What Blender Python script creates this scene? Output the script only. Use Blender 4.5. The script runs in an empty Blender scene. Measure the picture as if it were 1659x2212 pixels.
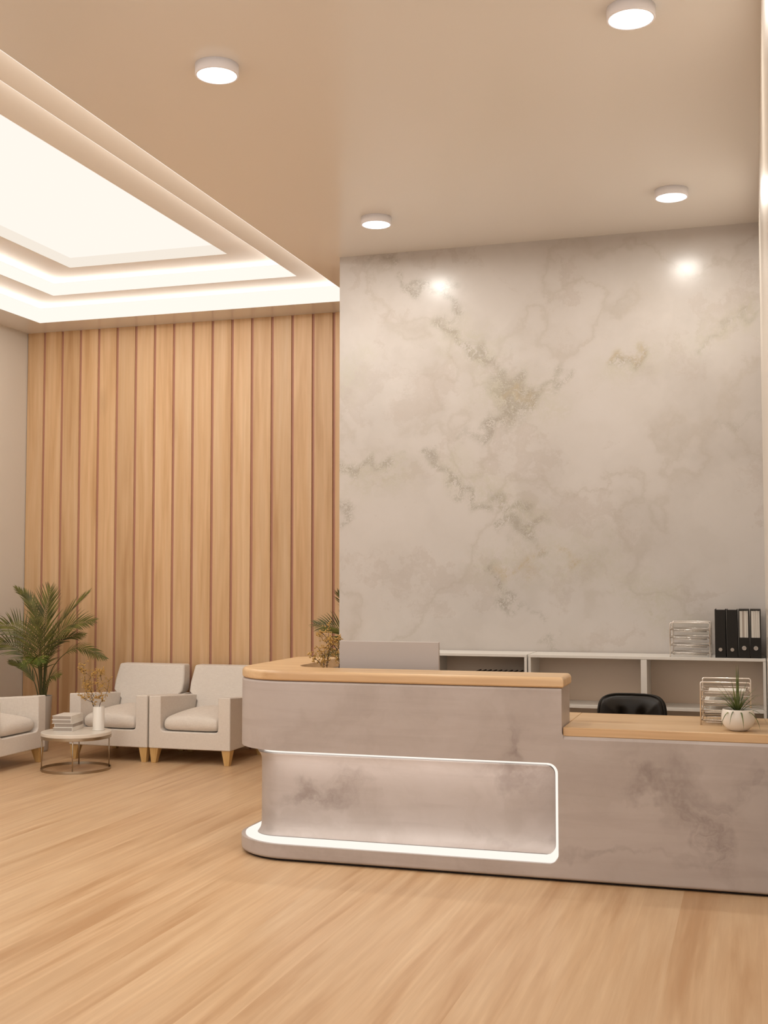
import bpy, bmesh, math, random
import numpy as np
from mathutils import Vector, Matrix
random.seed(7)
S = bpy.context.scene
COL = S.collection
PI = math.pi

# ------------------------------------------------------------------ camera
cam_d = bpy.data.cameras.new('camera')
cam = bpy.data.objects.new('camera', cam_d)
COL.objects.link(cam)
F, YAW, PITCH, ROLL = 2584.6, -0.299433, 0.0558184, -0.00064
cam_d.sensor_fit = 'HORIZONTAL'
cam_d.sensor_width = 36.0
cam_d.lens = F / 1659 * 36.0
cam_d.clip_start = 0.02
cam_d.clip_end = 200
fw = Vector((math.sin(YAW) * math.cos(PITCH), math.cos(YAW) * math.cos(PITCH), math.sin(PITCH)))
rt = Vector((math.cos(YAW), -math.sin(YAW), 0))
up = rt.cross(fw)
rt2 = rt * math.cos(ROLL) + up * math.sin(ROLL)
up2 = -rt * math.sin(ROLL) + up * math.cos(ROLL)
cam.matrix_world = Matrix(((rt2.x, up2.x, -fw.x, 0), (rt2.y, up2.y, -fw.y, 0), (rt2.z, up2.z, -fw.z, 1.65), (0, 0, 0, 1)))
S.camera = cam

# ------------------------------------------------------------------ light and exposure
S.view_settings.view_transform = 'Standard'
S.view_settings.look = 'None'
S.view_settings.gamma = 1
S.view_settings.use_curve_mapping = False
S.view_settings.exposure = 0.0
WORLD_COL = (1.0, 0.94, 0.87)
WORLD_STR = 1.4
PANEL_FILL_W = 7.8
PANEL_COL = (1.0, 0.93, 0.84)
PANEL_STR = 1.02
LED_STR = 1.05
COVE_STR = 1.05
COVE_W = 1.7          # watts per metre of LED strip
LAMP_W = 16.5
LAMP_COL = (1.0, 0.97, 0.90)
w = bpy.data.worlds.new('daylight'); S.world = w; w.use_nodes = True
w.node_tree.nodes['Background'].inputs[0].default_value = (*WORLD_COL, 1)
w.node_tree.nodes['Background'].inputs[1].default_value = WORLD_STR

# ------------------------------------------------------------------ material helpers
class N:
    def __init__(s, name):
        s.m = bpy.data.materials.new(name); s.m.use_nodes = True
        s.t = s.m.node_tree; s.b = s.t.nodes['Principled BSDF']
    def n(s, kind, **kw):
        o = s.t.nodes.new(kind)
        for k, v in kw.items(): setattr(o, k, v)
        return o
    def link(s, a, b): s.t.links.new(a, b)
    def setin(s, sock, v):
        if hasattr(v, 'is_output'): s.link(v, sock)
        else: sock.default_value = v
    def coord(s, which='Object'):
        return s.n('ShaderNodeTexCoord').outputs[which]
    def mapping(s, v, scale=(1, 1, 1), loc=(0, 0, 0), rot=(0, 0, 0)):
        m = s.n('ShaderNodeMapping'); s.link(v, m.inputs[0])
        m.inputs['Scale'].default_value = scale; m.inputs['Location'].default_value = loc
        m.inputs['Rotation'].default_value = rot
        return m.outputs[0]
    def noise(s, v, scale=5, detail=4, rough=.5, dist=0.0, out='Fac'):
        t = s.n('ShaderNodeTexNoise'); s.link(v, t.inputs['Vector'])
        t.inputs['Scale'].default_value = scale; t.inputs['Detail'].default_value = detail
        t.inputs['Roughness'].default_value = rough; t.inputs['Distortion'].default_value = dist
        return t.outputs[out]
    def ramp(s, f, stops):
        r = s.n('ShaderNodeValToRGB'); s.link(f, r.inputs[0])
        e = r.color_ramp.elements
        while len(e) < len(stops): e.new(.5)
        for i, (p, c) in enumerate(stops):
            e[i].position = p
            e[i].color = (*c, 1) if hasattr(c, '__len__') else (c, c, c, 1)
        return r.outputs[0]
    def math(s, op, a, b=0.0, c=0.0, clamp=False):
        m = s.n('ShaderNodeMath', operation=op); m.use_clamp = clamp
        s.setin(m.inputs[0], a); s.setin(m.inputs[1], b); s.setin(m.inputs[2], c)
        return m.outputs[0]
    def mix(s, f, a, b, blend='MIX'):
        m = s.n('ShaderNodeMix', data_type='RGBA', blend_type=blend)
        s.setin(m.inputs[0], f)
        for k, v in ((6, a), (7, b)):
            if hasattr(v, 'is_output'): s.link(v, m.inputs[k])
            else: m.inputs[k].default_value = (*v, 1)
        return m.outputs[2]
    def vadd(s, a, b):
        m = s.n('ShaderNodeVectorMath', operation='ADD'); s.link(a, m.inputs[0]); s.setin(m.inputs[1], b)
        return m.outputs[0]
    def vscale(s, a, k):
        m = s.n('ShaderNodeVectorMath', operation='SCALE'); s.link(a, m.inputs[0]); m.inputs[3].default_value = k
        return m.outputs[0]
    def bump(s, h, strength=.1, dist=.01):
        b = s.n('ShaderNodeBump'); b.inputs['Strength'].default_value = strength; b.inputs['Distance'].default_value = dist
        s.link(h, b.inputs['Height']); s.link(b.outputs[0], s.b.inputs['Normal'])
    def base(s, v, rough=.5, metal=0.0, spec=.5):
        if hasattr(v, 'is_output'): s.link(v, s.b.inputs['Base Color'])
        else: s.b.inputs['Base Color'].default_value = (*v, 1)
        s.setin(s.b.inputs['Roughness'], rough); s.b.inputs['Metallic'].default_value = metal
        s.b.inputs['Specular IOR Level'].default_value = spec
        return s.m

def rgb(r, g, b):
    f = lambda c: (c / 255 / 12.92) if c / 255 <= .04045 else ((c / 255 + .055) / 1.055) ** 2.4
    return (f(r), f(g), f(b))

def plain(name, c, rough=.5, metal=0.0, spec=.5, vary=.04, scale=6.0):
    q = N(name)
    n = q.noise(q.coord(), scale, 3)
    c2 = tuple(x * (1 - vary) for x in c)
    return q.base(q.mix(n, c, c2), rough, metal, spec)

def emitter(name, c, k):
    q = N(name)
    q.base((.8, .8, .8), .5)
    q.b.inputs['Emission Color'].default_value = (*c, 1)
    q.b.inputs['Emission Strength'].default_value = k
    q.b.inputs['Base Color'].default_value = (0, 0, 0, 1)
    q.b.inputs['Specular IOR Level'].default_value = 0
    return q.m

def wood(name, axis, dark, mid, light, rough=.4, board=None, spec=.35, contrast=1.0, fine=1.0, tv=.07):
    """axis = direction of the grain (0 x, 1 y, 2 z); board = (axis across, pitch, offset)"""
    q = N(name)
    co = q.coord()
    if board:
        sep = q.n('ShaderNodeSeparateXYZ'); q.link(co, sep.inputs[0])
        k = q.math('FLOOR', q.math('DIVIDE', q.math('SUBTRACT', sep.outputs[board[0]], board[2]), board[1]))
        wn = q.n('ShaderNodeTexWhiteNoise', noise_dimensions='1D'); q.link(k, wn.inputs['W'])
        co = q.vadd(co, q.vscale(wn.outputs['Color'], 40.0))
    sc = [9.0 * fine] * 3; sc[axis] = .55 * fine
    broad = q.noise(q.mapping(co, tuple(sc)), 1.0, 4, .55, .35)
    sc = [46.0 * fine] * 3; sc[axis] = 1.6 * fine
    strk = q.noise(q.mapping(co, tuple(sc)), 1.0, 5, .6, .2)
    sc = [3.2 * fine] * 3; sc[axis] = .35 * fine
    wv = q.n('ShaderNodeTexWave', wave_type='RINGS', rings_direction='XYZ'[axis])
    q.link(q.mapping(co, tuple(sc)), wv.inputs[0])
    wv.inputs['Scale'].default_value = 2.6; wv.inputs['Distortion'].default_value = 6.0
    wv.inputs['Detail'].default_value = 2.5; wv.inputs['Detail Scale'].default_value = 1.2
    c = q.ramp(broad, [(.30, dark), (.48, mid), (.72, light)])
    c = q.mix(q.math('MULTIPLY', q.ramp(strk, [(.42, 1.0), (.62, 0.0)]), .22 * contrast), c, dark)
    c = q.mix(q.math('MULTIPLY', wv.outputs['Fac'], .16 * contrast), c, tuple(x * .86 for x in dark))
    # small knots
    vo = q.n('ShaderNodeTexVoronoi'); 
    sc = [1.7] * 3; sc[axis] = .62
    q.link(q.mapping(co, tuple(sc)), vo.inputs['Vector']); vo.inputs['Scale'].default_value = 1.0
    kn = q.ramp(vo.outputs['Distance'], [(.0, 1.0), (.06, .5), (.12, 0.0)])
    c = q.mix(q.math('MULTIPLY', kn, .35 * contrast), c, tuple(x * .6 for x in dark))
    if board:
        tint = q.ramp(wn.outputs['Value'], [(0, 1 - tv), (1, 1 + tv * .8)])
        c = q.mix(1.0, c, tint, 'MULTIPLY')
    q.bump(strk, .04, .004)
    return q.base(c, rough, 0, spec)

def marble_desk():
    q = N('mauve_marble')
    co = q.coord()
    wv = q.vadd(co, q.vscale(q.noise(co, 1.6, 5, .6, out='Color'), .9))
    cloud = q.noise(wv, .9, 5, .62, .6)
    c = q.ramp(cloud, [(.33, (.40, .345, .32)), (.5, (.475, .42, .40)), (.72, (.52, .465, .45))])
    # long faint horizontal drifts
    dr = q.noise(q.mapping(co, (.8, .8, 9)), 1.4, 4, .55, .4)
    c = q.mix(q.math('MULTIPLY', q.ramp(dr, [(.36, 1.0), (.52, 0.0)]), .22), c, (.33, .27, .25))
    blobs = [((-.44, 6.6, .50), (.17, 1.2, .22), .42), ((-.30, 6.6, .30), (.12, 1, .36), .5),
             ((-.66, 6.6, .60), (.16, 1, .07), .45), ((-.20, 6.6, .62), (.10, 1, .13), .4),
             ((-1.45, 6.6, .70), (.10, 1, .16), .45), ((-1.50, 6.8, .52), (.38, 1, .09), .4),
             ((-2.62, 6.8, .36), (.34, 1, .11), .5), ((-2.75, 6.8, .46), (.10, 1, .10), .4),
             ((-1.02, 6.6, .14), (.9, 1, .04), .25)]
    fine = q.noise(wv, 4.5, 6, .68, 1.0)
    for (p, r, a) in blobs:
        p = (p[0] + 1.64, p[1] - 7.0, p[2])      # marble coordinates start at the desk's own origin
        m = q.mapping(wv, (1 / r[0], 1 / r[1], 1 / r[2]), (-(p[0] + .45) / r[0], -(p[1] + .45) / r[1], -(p[2] + .45) / r[2]))
        g = q.n('ShaderNodeTexGradient', gradient_type='SPHERICAL'); q.link(m, g.inputs[0])
        f = q.math('MULTIPLY', q.math('MULTIPLY', q.math('POWER', g.outputs['Fac'], .8), q.ramp(fine, [(.40, 1.0), (.64, .15)])), a * 1.5, clamp=True)
        c = q.mix(f, c, (.20, .155, .14))
    return q.base(c, .38, 0, .35)

def marble_wall():
    q = N('cream_marble')
    co = q.coord()
    at = q.n('ShaderNodeAttribute', attribute_name='vein')
    sep = q.n('ShaderNodeSeparateColor'); q.link(at.outputs['Color'], sep.inputs[0])
    vein, tan, halo = sep.outputs[0], sep.outputs[1], sep.outputs[2]
    w1 = q.vadd(co, q.vscale(q.noise(co, 2.2, 6, .62, out='Color'), .55))
    w2 = q.vadd(co, q.vscale(q.noise(co, 1.1, 7, .65, out='Color'), 1.6))
    cloud = q.noise(w1, 1.0, 4, .55)
    c = q.ramp(cloud, [(.34, (.455, .41, .375)), (.52, (.525, .48, .445)), (.70, (.555, .51, .48))])
    # pale contour lines, like watermarks
    n2 = q.noise(w1, .9, 3, .5)
    line = q.math('ABSOLUTE', q.math('SUBTRACT', n2, .5))
    ln = q.ramp(line, [(.0, 1.0), (.018, .25), (.05, 0.0)])
    c = q.mix(q.math('MULTIPLY', ln, .42), c, (.40, .345, .29))
    # darker drifts on both sides of those lines
    dr = q.noise(q.mapping(w2, (1, 1, 1.7)), 1.5, 5, .6)
    c = q.mix(q.math('MULTIPLY', q.ramp(dr, [(.56, 0.0), (.62, 1.0), (.72, .35)]), .38), c, (.42, .355, .31))
    # crackle in the vein zones
    cr = q.noise(w2, 7.0, 9, .72, 1.6)
    crl = q.math('ABSOLUTE', q.math('SUBTRACT', cr, .5))
    crk = q.ramp(crl, [(.0, 1.0), (.025, .6), (.07, 0.0)])
    fl = q.noise(w1, 13, 6, .7, .8)
    flk = q.ramp(fl, [(.50, 0.0), (.60, 1.0)])
    vz = q.math('MULTIPLY', q.math('POWER', vein, 1.2), q.math('MAXIMUM', crk, q.math('MULTIPLY', flk, .6)), clamp=True)
    c = q.mix(q.math('MULTIPLY', vz, .85), c, (.245, .215, .16))
    c = q.mix(q.math('MULTIPLY', q.math('MULTIPLY', halo, q.ramp(cr, [(.42, 1.0), (.60, .0)])), .42), c, (.44, .41, .30))
    c = q.mix(q.math('MULTIPLY', q.math('MULTIPLY', tan, q.ramp(cr, [(.44, 1.0), (.56, .25)])), .62), c, (.43, .335, .21))
    # light scattered specks
    sp = q.math('MULTIPLY', q.ramp(q.noise(w2, 3.2, 8, .75, 1.0), [(.62, 0.0), (.70, 1.0)]), crk)
    c = q.mix(q.math('MULTIPLY', sp, .35), c, (.38, .33, .27))
    return q.base(c, .24, 0, .35)

def fabric():
    q = N('oatmeal_fabric')
    co = q.coord()
    a = q.noise(q.mapping(co, (420, 420, 30)), 1, 2)
    b = q.noise(q.mapping(co, (30, 30, 420)), 1, 2)
    f = q.math('MULTIPLY', q.math('ADD', a, b), .5)
    c = q.ramp(f, [(.35, (.655, .59, .53)), (.65, (.78, .72, .655))])
    q.bump(f, .15, .002)
    q.b.inputs['Sheen Weight'].default_value = .12
    return q.base(c, .9, 0, .2)

M = {}
M['ceiling'] = plain('ceiling_paint', (.80, .765, .73), .2, spec=.5, vary=.015, scale=.6)
M['cove'] = plain('cove_paint', (.80, .74, .67), .55, spec=.2, vary=.01)
M['wall'] = plain('wall_paint', (.72, .67, .60), .5, spec=.35, vary=.015, scale=.6)
M['wallgloss'] = plain('satin_wall_paint', (.68, .61, .53), .22, spec=.5, vary=.01, scale=.6)
M['slat'] = wood('slat_wood', 2, (.54, .32, .155), (.675, .44, .245), (.735, .52, .32), .42, (0, .21435, -7.065), contrast=.95)
M['groove'] = plain('groove_wood', (.46, .22, .15), .6, vary=.1)
M['floor'] = wood('floor_wood', 1, (.51, .305, .16), (.655, .45, .27), (.72, .525, .335), .36, (0, .19, 0.0), spec=.32, contrast=1.15, fine=1.0, tv=.025)
M['desk_wood'] = wood('countertop_wood', 0, (.54, .33, .165), (.68, .46, .255), (.76, .55, .34), .32, contrast=.9, spec=.6, fine=1.3)
M['leg_wood'] = wood('leg_wood', 2, (.50, .30, .11), (.62, .39, .15), (.68, .45, .2), .45, contrast=.6, fine=4)
M['desk'] = marble_desk()
M['marble'] = marble_wall()
M['fabric'] = fabric()
M['white'] = plain('white_laminate', (.72, .68, .63), .4, vary=.01)
M['shelf_back'] = plain('shelf_back', (.74, .60, .48), .5, vary=.02)  # warmer light on the shelf backs put into their colour
M['book_white'] = plain('white_book_cover', (.80, .76, .70), .45, vary=.02)
M['pages'] = N('book_pages'); _q = M['pages']
_p = _q.noise(_q.mapping(_q.coord(), (3, 3, 700)), 1, 2)
M['pages'] = _q.base(_q.ramp(_p, [(.3, (.33, .28, .24)), (.7, (.46, .40, .35))]), .8)
M['ceramic'] = plain('white_ceramic', (.78, .73, .67), .25, vary=.01)
M['pot'] = plain('matte_planter', (.50, .44, .38), .45, vary=.05, scale=3)
M['table_marble'] = plain('table_marble', (.78, .72, .64), .3, vary=.12, scale=9)
M['brass'] = plain('bronze_metal', (.42, .34, .25), .3, 1.0, vary=.1)
M['wire'] = plain('chrome_wire', (.82, .76, .70), .28, 1.0, vary=.05)
M['mesh'] = plain('mesh_sheet', (.48, .43, .37), .4, .8, vary=.15, scale=60)
M['black'] = plain('black_card', (.012, .009, .006), .5, vary=.2, spec=.3)
M['leather'] = plain('black_leather', (.014, .010, .007), .42, vary=.3, scale=40, spec=.4)
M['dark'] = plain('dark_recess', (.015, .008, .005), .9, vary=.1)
M['monitor'] = plain('grey_monitor_shell', (.46, .41, .39), .45, vary=.02)
M['screen'] = plain('dark_glass', (.02, .02, .022), .15, vary=.02)
M['steel'] = plain('brushed_steel', (.55, .52, .49), .3, 1.0, vary=.1, scale=30)
M['paper'] = plain('paper', (.72, .68, .62), .8, vary=.05)
M['soil'] = plain('dark_soil', (.02, .014, .008), .95, vary=.4, scale=60)
M['bark'] = plain('dark_bark', (.035, .018, .012), .8, vary=.4, scale=60)
M['blossom'] = plain('ochre_blossom', (.62, .37, .10), .7, vary=.35, scale=50)
M['stem'] = plain('palm_stem', (.09, .085, .02), .5, vary=.4, scale=20)
def leafmat(name, a, b, sc):
    q = N(name); n = q.noise(q.coord(), sc, 3)
    q.b.inputs['Transmission Weight'].default_value = 0
    return q.base(q.ramp(n, [(.35, a), (.65, b)]), .45, 0, .35)
M['leaf'] = leafmat('palm_leaf', (.05, .052, .010), (.155, .145, .03), 9)
M['leaf_light'] = leafmat('young_palm_leaf', (.06, .09, .01), (.15, .18, .028), 9)
M['grass'] = leafmat('grass_leaf', (.045, .065, .014), (.17, .20, .06), 25)
M['lamp_rim'] = plain('lamp_rim', (.88, .86, .90), .5, vary=.02)
M['panel'] = emitter('luminous_panel', PANEL_COL, PANEL_STR)
M['led'] = emitter('led_strip', PANEL_COL, LED_STR)
M['cove_glow'] = emitter('cove_glow', PANEL_COL, COVE_STR)  # glow that stands in for strip light on the upright faces
M['lamp'] = emitter('lamp_diffuser', (1, 1, 1), 4.0)

# ------------------------------------------------------------------ object helpers
def obj(name, bm, m, parent=None, smooth=False, bevel=None, seg=3, ang=35, label=None):
    me = bpy.data.meshes.new(name)
    bmesh.ops.recalc_face_normals(bm, faces=bm.faces)
    bm.to_mesh(me); bm.free()
    o = bpy.data.objects.new(name, me); COL.objects.link(o)
    for mm in (m if isinstance(m, (list, tuple)) else [m]): me.materials.append(mm)
    if parent is not None: o.parent = parent
    if smooth: me.polygons.foreach_set('use_smooth', [True] * len(me.polygons))
    if bevel:
        b = o.modifiers.new('bevel', 'BEVEL'); b.width = bevel; b.segments = seg
        b.limit_method = 'ANGLE'; b.angle_limit = math.radians(ang); b.harden_normals = False
        me.polygons.foreach_set('use_smooth', [True] * len(me.polygons))
        wn = o.modifiers.new('wn', 'WEIGHTED_NORMAL'); wn.keep_sharp = True; wn.weight = 80
    if label: o['label'] = label
    return o

def thing(name, label, cat, loc=(0, 0, 0), rz=0.0, group=None):
    o = bpy.data.objects.new(name, None); COL.objects.link(o)
    o.empty_display_size = .1
    o.location = loc; o.rotation_euler = (0, 0, rz)
    return tag(o, label, cat, group)

def tag(o, label, cat, group=None):
    o['label'] = label; o['category'] = cat
    if group: o['group'] = group
    return o

def struct(o): o['kind'] = 'structure'; return o

def dup(root, loc, rz, label, group=None):
    r = root.copy(); COL.objects.link(r); r.location = loc; r.rotation_euler = (0, 0, rz)
    r['label'] = label
    if group: r['group'] = group
    for ch in list(root.children):
        c = ch.copy(); COL.objects.link(c); c.parent = r
        for g in list(ch.children):
            d = g.copy(); COL.objects.link(d); d.parent = c
    return r

def box(bm, x0, x1, y0, y1, z0, z1):
    r = bmesh.ops.create_cube(bm, size=1)
    for v in r['verts']:
        v.co = Vector(((x0 + x1) / 2 + v.co.x * (x1 - x0), (y0 + y1) / 2 + v.co.y * (y1 - y0), (z0 + z1) / 2 + v.co.z * (z1 - z0)))
    return r['verts']

def BOX(*a):
    bm = bmesh.new(); box(bm, *a); return bm

def lathe(bm, prof, seg=48, cx=0, cy=0, cap=True):
    rings = []
    for r, z in prof:
        if r < 1e-6: rings.append([bm.verts.new((cx, cy, z))])
        else: rings.append([bm.verts.new((cx + r * math.cos(2 * PI * i / seg), cy + r * math.sin(2 * PI * i / seg), z)) for i in range(seg)])
    for a, b in zip(rings, rings[1:]):
        for i in range(seg):
            j = (i + 1) % seg
            if len(a) == 1 and len(b) == 1: continue
            if len(a) == 1: bm.faces.new((a[0], b[i], b[j]))
            elif len(b) == 1: bm.faces.new((a[i], a[j], b[0]))
            else: bm.faces.new((a[i], a[j], b[j], b[i]))
    if cap:
        for rg in (rings[0], rings[-1]):
            if len(rg) > 1: bm.faces.new(rg)

def tube(bm, pts, r, seg=8, closed=False):
    """a round bar through pts; r a number or one radius per point"""
    pts = [Vector(p) for p in pts]; n = len(pts)
    rr = r if hasattr(r, '__len__') else [r] * n
    rings = []; prev = None
    for i, p in enumerate(pts):
        a = pts[(i - 1) % n] if (closed or i > 0) else p
        b = pts[(i + 1) % n] if (closed or i < n - 1) else p
        t = (b - a).normalized()
        if prev is None:
            u = t.orthogonal().normalized()
        else:
            u = (prev - t * prev.dot(t))
            u = u.normalized() if u.length > 1e-6 else t.orthogonal().normalized()
        prev = u; v = t.cross(u)
        rings.append([bm.verts.new(p + (u * math.cos(2 * PI * k / seg) + v * math.sin(2 * PI * k / seg)) * rr[i]) for k in range(seg)])
    m = n if closed else n - 1
    for i in range(m):
        a, b = rings[i], rings[(i + 1) % n]
        for k in range(seg):
            l = (k + 1) % seg
            bm.faces.new((a[k], a[l], b[l], b[k]))
    if not closed:
        bm.faces.new(rings[0]); bm.faces.new(rings[-1])

def prism(bm, poly, z0, z1):
    a = [bm.verts.new((x, y, z0)) for x, y in poly]
    b = [bm.verts.new((x, y, z1)) for x, y in poly]
    n = len(poly)
    for i in range(n):
        j = (i + 1) % n
        bm.faces.new((a[i], a[j], b[j], b[i]))
    bm.faces.new(a); bm.faces.new(b)

def loft(bm, levels):
    """levels = list of (z, polygon) with equal vertex counts"""
    rs = [[bm.verts.new((x, y, z)) for x, y in p] for z, p in levels]
    n = len(rs[0])
    for a, b in zip(rs, rs[1:]):
        for i in range(n):
            j = (i + 1) % n
            bm.faces.new((a[i], a[j], b[j], b[i]))
    bm.faces.new(rs[0]); bm.faces.new(rs[-1])

def arc(cx, cy, r, a0, a1, n=12):
    return [(cx + r * math.cos(math.radians(a0 + (a1 - a0) * i / n)), cy + r * math.sin(math.radians(a0 + (a1 - a0) * i / n))) for i in range(n + 1)]

def curve_pts(ctrl, n=16):
    """Catmull-Rom through ctrl"""
    P = [Vector(c) for c in ctrl]; P = [P[0] * 2 - P[1]] + P + [P[-1] * 2 - P[-2]]
    out = []
    seg = len(P) - 3
    for s in range(seg):
        a, b, c, d = P[s:s + 4]
        for k in range(n):
            t = k / n
            out.append(.5 * ((2 * b) + (c - a) * t + (2 * a - 5 * b + 4 * c - d) * t * t + (3 * b - a - 3 * c + d) * t ** 3))
    out.append(P[-2].copy())
    return out

# ------------------------------------------------------------------ the room
H = 4.232
XL, YB = -7.273, 10.828           # left wall, slatted back wall
XM, YM = -3.14, 8.97              # left edge and face of the marble partition
XR = 0.073                        # right wall
# floor
struct(obj('floor', BOX(XL - .15, 3.3, -3.0, YB + .2, -.12, 0), M['floor']))
# walls
struct(obj('wall_left', BOX(XL - .15, XL, -1.5, YB + .2, 0, H + .02), M['wall']))
struct(obj('wall_right', BOX(XR, XR + .16, 3.9, YB, 0, H + .02), M['wallgloss']))
# slatted wall: recessed backing and raised boards in one mesh
bm = bmesh.new()
box(bm, XL, 3.15, YB + .014, YB + .2, 0, H + .02)
for f in bm.faces: f.material_index = 1
x = -7.065 - .21435
nb = len(bm.faces)
while x < 1.0:
    a = max(x + .013, XL + .004); b = x + .21435 - .013
    box(bm, a, b, YB, YB + .03, 0.0, H + .02)
    x += .21435
bm.faces.ensure_lookup_table()
for f in bm.faces[nb:]: f.material_index = 0
struct(obj('wall_back', bm, [M['slat'], M['groove']], bevel=.003, seg=2))
# marble partition with vein masks stored per vertex
bm = bmesh.new()
nx, nz = 130, 170
X0, X1 = XM, XR
vs = [[bm.verts.new((X0 + (X1 - X0) * i / nx, YM, (H + .01) * j / nz)) for i in range(nx + 1)] for j in range(nz + 1)]
for j in range(nz):
    for i in range(nx):
        bm.faces.new((vs[j][i], vs[j][i + 1], vs[j + 1][i + 1], vs[j + 1][i]))
YP = YM + .24
bk = [bm.verts.new((X0, YP, 0)), bm.verts.new((X1, YP, 0)), bm.verts.new((X1, YP, H + .01)), bm.verts.new((X0, YP, H + .01))]
bm.faces.new(bk)
bm.faces.new([bk[3]] + [vs[j][0] for j in range(nz, -1, -1)] + [bk[0]])
bm.faces.new([bk[1]] + [vs[j][nx] for j in range(nz + 1)] + [bk[2]])
bm.faces.new([bk[2]] + [vs[nz][i] for i in range(nx, -1, -1)] + [bk[3]])
bm.faces.new([bk[0]] + [vs[0][i] for i in range(nx + 1)] + [bk[1]])
mw = struct(obj('wall_marble', bm, M['marble']))
VE = [((-2.53, 3.93), (-2.23, 3.91), (-2.17, 3.70)), ((-2.28, 3.63), (-2.13, 3.45), (-1.97, 3.38), (-1.89, 3.28)),
      ((-1.85, 3.20), (-1.69, 3.13), (-1.57, 3.04), (-1.79, 2.93), (-1.97, 2.74)), ((-1.80, 3.1), (-1.72, 2.93)), ((-1.57, 3.02), (-1.31, 3.21)),
      ((-.98, 3.25), (-.71, 3.31)), ((-.34, 3.33), (-.19, 3.51), (.1, 3.59)), ((-3.15, 2.51), (-2.68, 2.57)),
      ((-2.47, 2.62), (-2.34, 2.59), (-2.20, 2.37), (-1.95, 2.18)), ((-1.89, 2.26), (-1.65, 2.18)),
      ((-1.83, 2.12), (-1.65, 2.0), (-1.57, 2.08)), ((-1.90, 1.71), (-1.82, 1.55), (-1.78, 1.43)), ((-1.82, 1.45), (-1.5, 1.39)),
      ((-1.5, 1.18), (-1.39, 1.12)), ((-3.15, 2.27), (-3.07, 2.26), (-3.11, 2.04)), ((-2.66, 4.0), (-2.53, 3.97)),
      ((-2.89, 4.23), (-2.63, 4.19)), ((-.21, 2.75), (.08, 2.82)), ((-2.13, 2.75), (-1.81, 2.78)), ((-1.62, 1.98), (-1.54, 1.86))]
VW = [.035, .045, .05, .09, .03, .03, .02, .035, .035, .035, .045, .03, .02, .03, .03, .025, .03, .02, .03, .02]
VS = [1, 1, 1, 1, .8, .9, .6, 1, 1, .9, 1, 1, .6, .6, .9, .8, .7, .4, .5, .7]
TAN = [((-1.82, 1.69), (-1.6, 1.74), .05), ((-1.60, 1.80), (-1.55, 1.92), .03), ((-1.34, 1.86), (-1.25, 1.78), .035), ((-1.74, 3.06), (-1.62, 3.04), .05), ((-.98, 3.27), (-.71, 3.33), .03)]
HAL = [((-2.2, 3.55), (-1.95, 3.4), .25), ((-1.9, 3.1), (-1.5, 3.0), .28), ((-2.2, 2.5), (-1.6, 2.1), .22), ((-3.0, 2.45), (-2.6, 2.5), .22),
       ((-1.9, 1.75), (-1.1, 1.8), .28), ((-.9, 1.6), (-.6, 1.5), .2), ((-.4, 3.35), (.05, 3.6), .16), ((-1.0, 3.2), (-.7, 3.3), .16), ((-3.1, 3.2), (-3.0, 3.4), .2), ((-.7, 1.35), (-.4, 1.3), .12)]
def dseg(px, pz, a, b):
    ax, az = a; bx, bz = b
    dx, dz = bx - ax, bz - az
    t = np.clip(((px - ax) * dx + (pz - az) * dz) / (dx * dx + dz * dz), 0, 1)
    return np.hypot(px - ax - t * dx, pz - az - t * dz)
me = mw.data
nv = len(me.vertices)
cc = np.empty(nv * 3); me.vertices.foreach_get('co', cc); cc = cc.reshape(-1, 3)
px, pz = cc[:, 0], cc[:, 2]
# wobble the coordinates so that the veins are not ruled lines
qx = px + .035 * np.sin(pz * 23 + 1.3 * np.sin(px * 17)) + .02 * np.sin(pz * 51 + px * 9)
qz = pz + .035 * np.sin(px * 27 + 1.7 * np.sin(pz * 13)) + .02 * np.sin(px * 47 - pz * 21)
v = np.zeros(nv)
for pl, wd, st in zip(VE, VW, VS):
    for a, b in zip(pl, pl[1:]):
        d = dseg(qx, qz, a, b)
        v = np.maximum(v, st * np.clip(1.25 - d / (wd * 1.5), 0, 1))
t = np.zeros(nv)
for a, b, wd in TAN: t = np.maximum(t, np.clip(1.2 - dseg(qx, qz, a, b) / wd, 0, 1))
h = np.zeros(nv)
for a, b, wd in HAL: h = np.maximum(h, np.clip(1.0 - dseg(qx, qz, a, b) / wd, 0, 1))
att = me.color_attributes.new('vein', 'FLOAT_COLOR', 'POINT')
att.data.foreach_set('color', np.stack([v, t, h, np.ones(nv)], 1).astype(np.float32).ravel())

# ceiling with its three stepped coves
HX = [(-6.844, -3.476), (-6.414, -3.906), (-5.944, -4.380)]
HY = [(.60, 10.40), (1.03, 9.965), (1.50, 9.50)]
HZ = [0, .15, .27, .36]
def ring(bm, ox, oy, ix, iy, z, dz=0):
    o = [(ox[0], oy[0]), (ox[1], oy[0]), (ox[1], oy[1]), (ox[0], oy[1])]
    i = [(ix[0], iy[0]), (ix[1], iy[0]), (ix[1], iy[1]), (ix[0], iy[1])]
    O = [bm.verts.new((*p, z)) for p in o]; I = [bm.verts.new((*p, z)) for p in i]
    O2 = [bm.verts.new((*p, z + dz)) for p in o]; I2 = [bm.verts.new((*p, z + dz)) for p in i]
    for k in range(4):
        l = (k + 1) % 4
        bm.faces.new((O[k], O[l], I[l], I[k])); bm.faces.new((O2[k], O2[l], I2[l], I2[k]))
        bm.faces.new((O[k], O[l], O2[l], O2[k])); bm.faces.new((I[k], I[l], I2[l], I2[k]))
bm = bmesh.new()
ring(bm, (XL - .15, 3.3), (-1.5, YB + .2), (HX[0][0] - .002, HX[0][1] + .002), (HY[0][0] - .002, HY[0][1] + .002), H, .05)
struct(obj('ceiling', bm, M['ceiling']))
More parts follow.
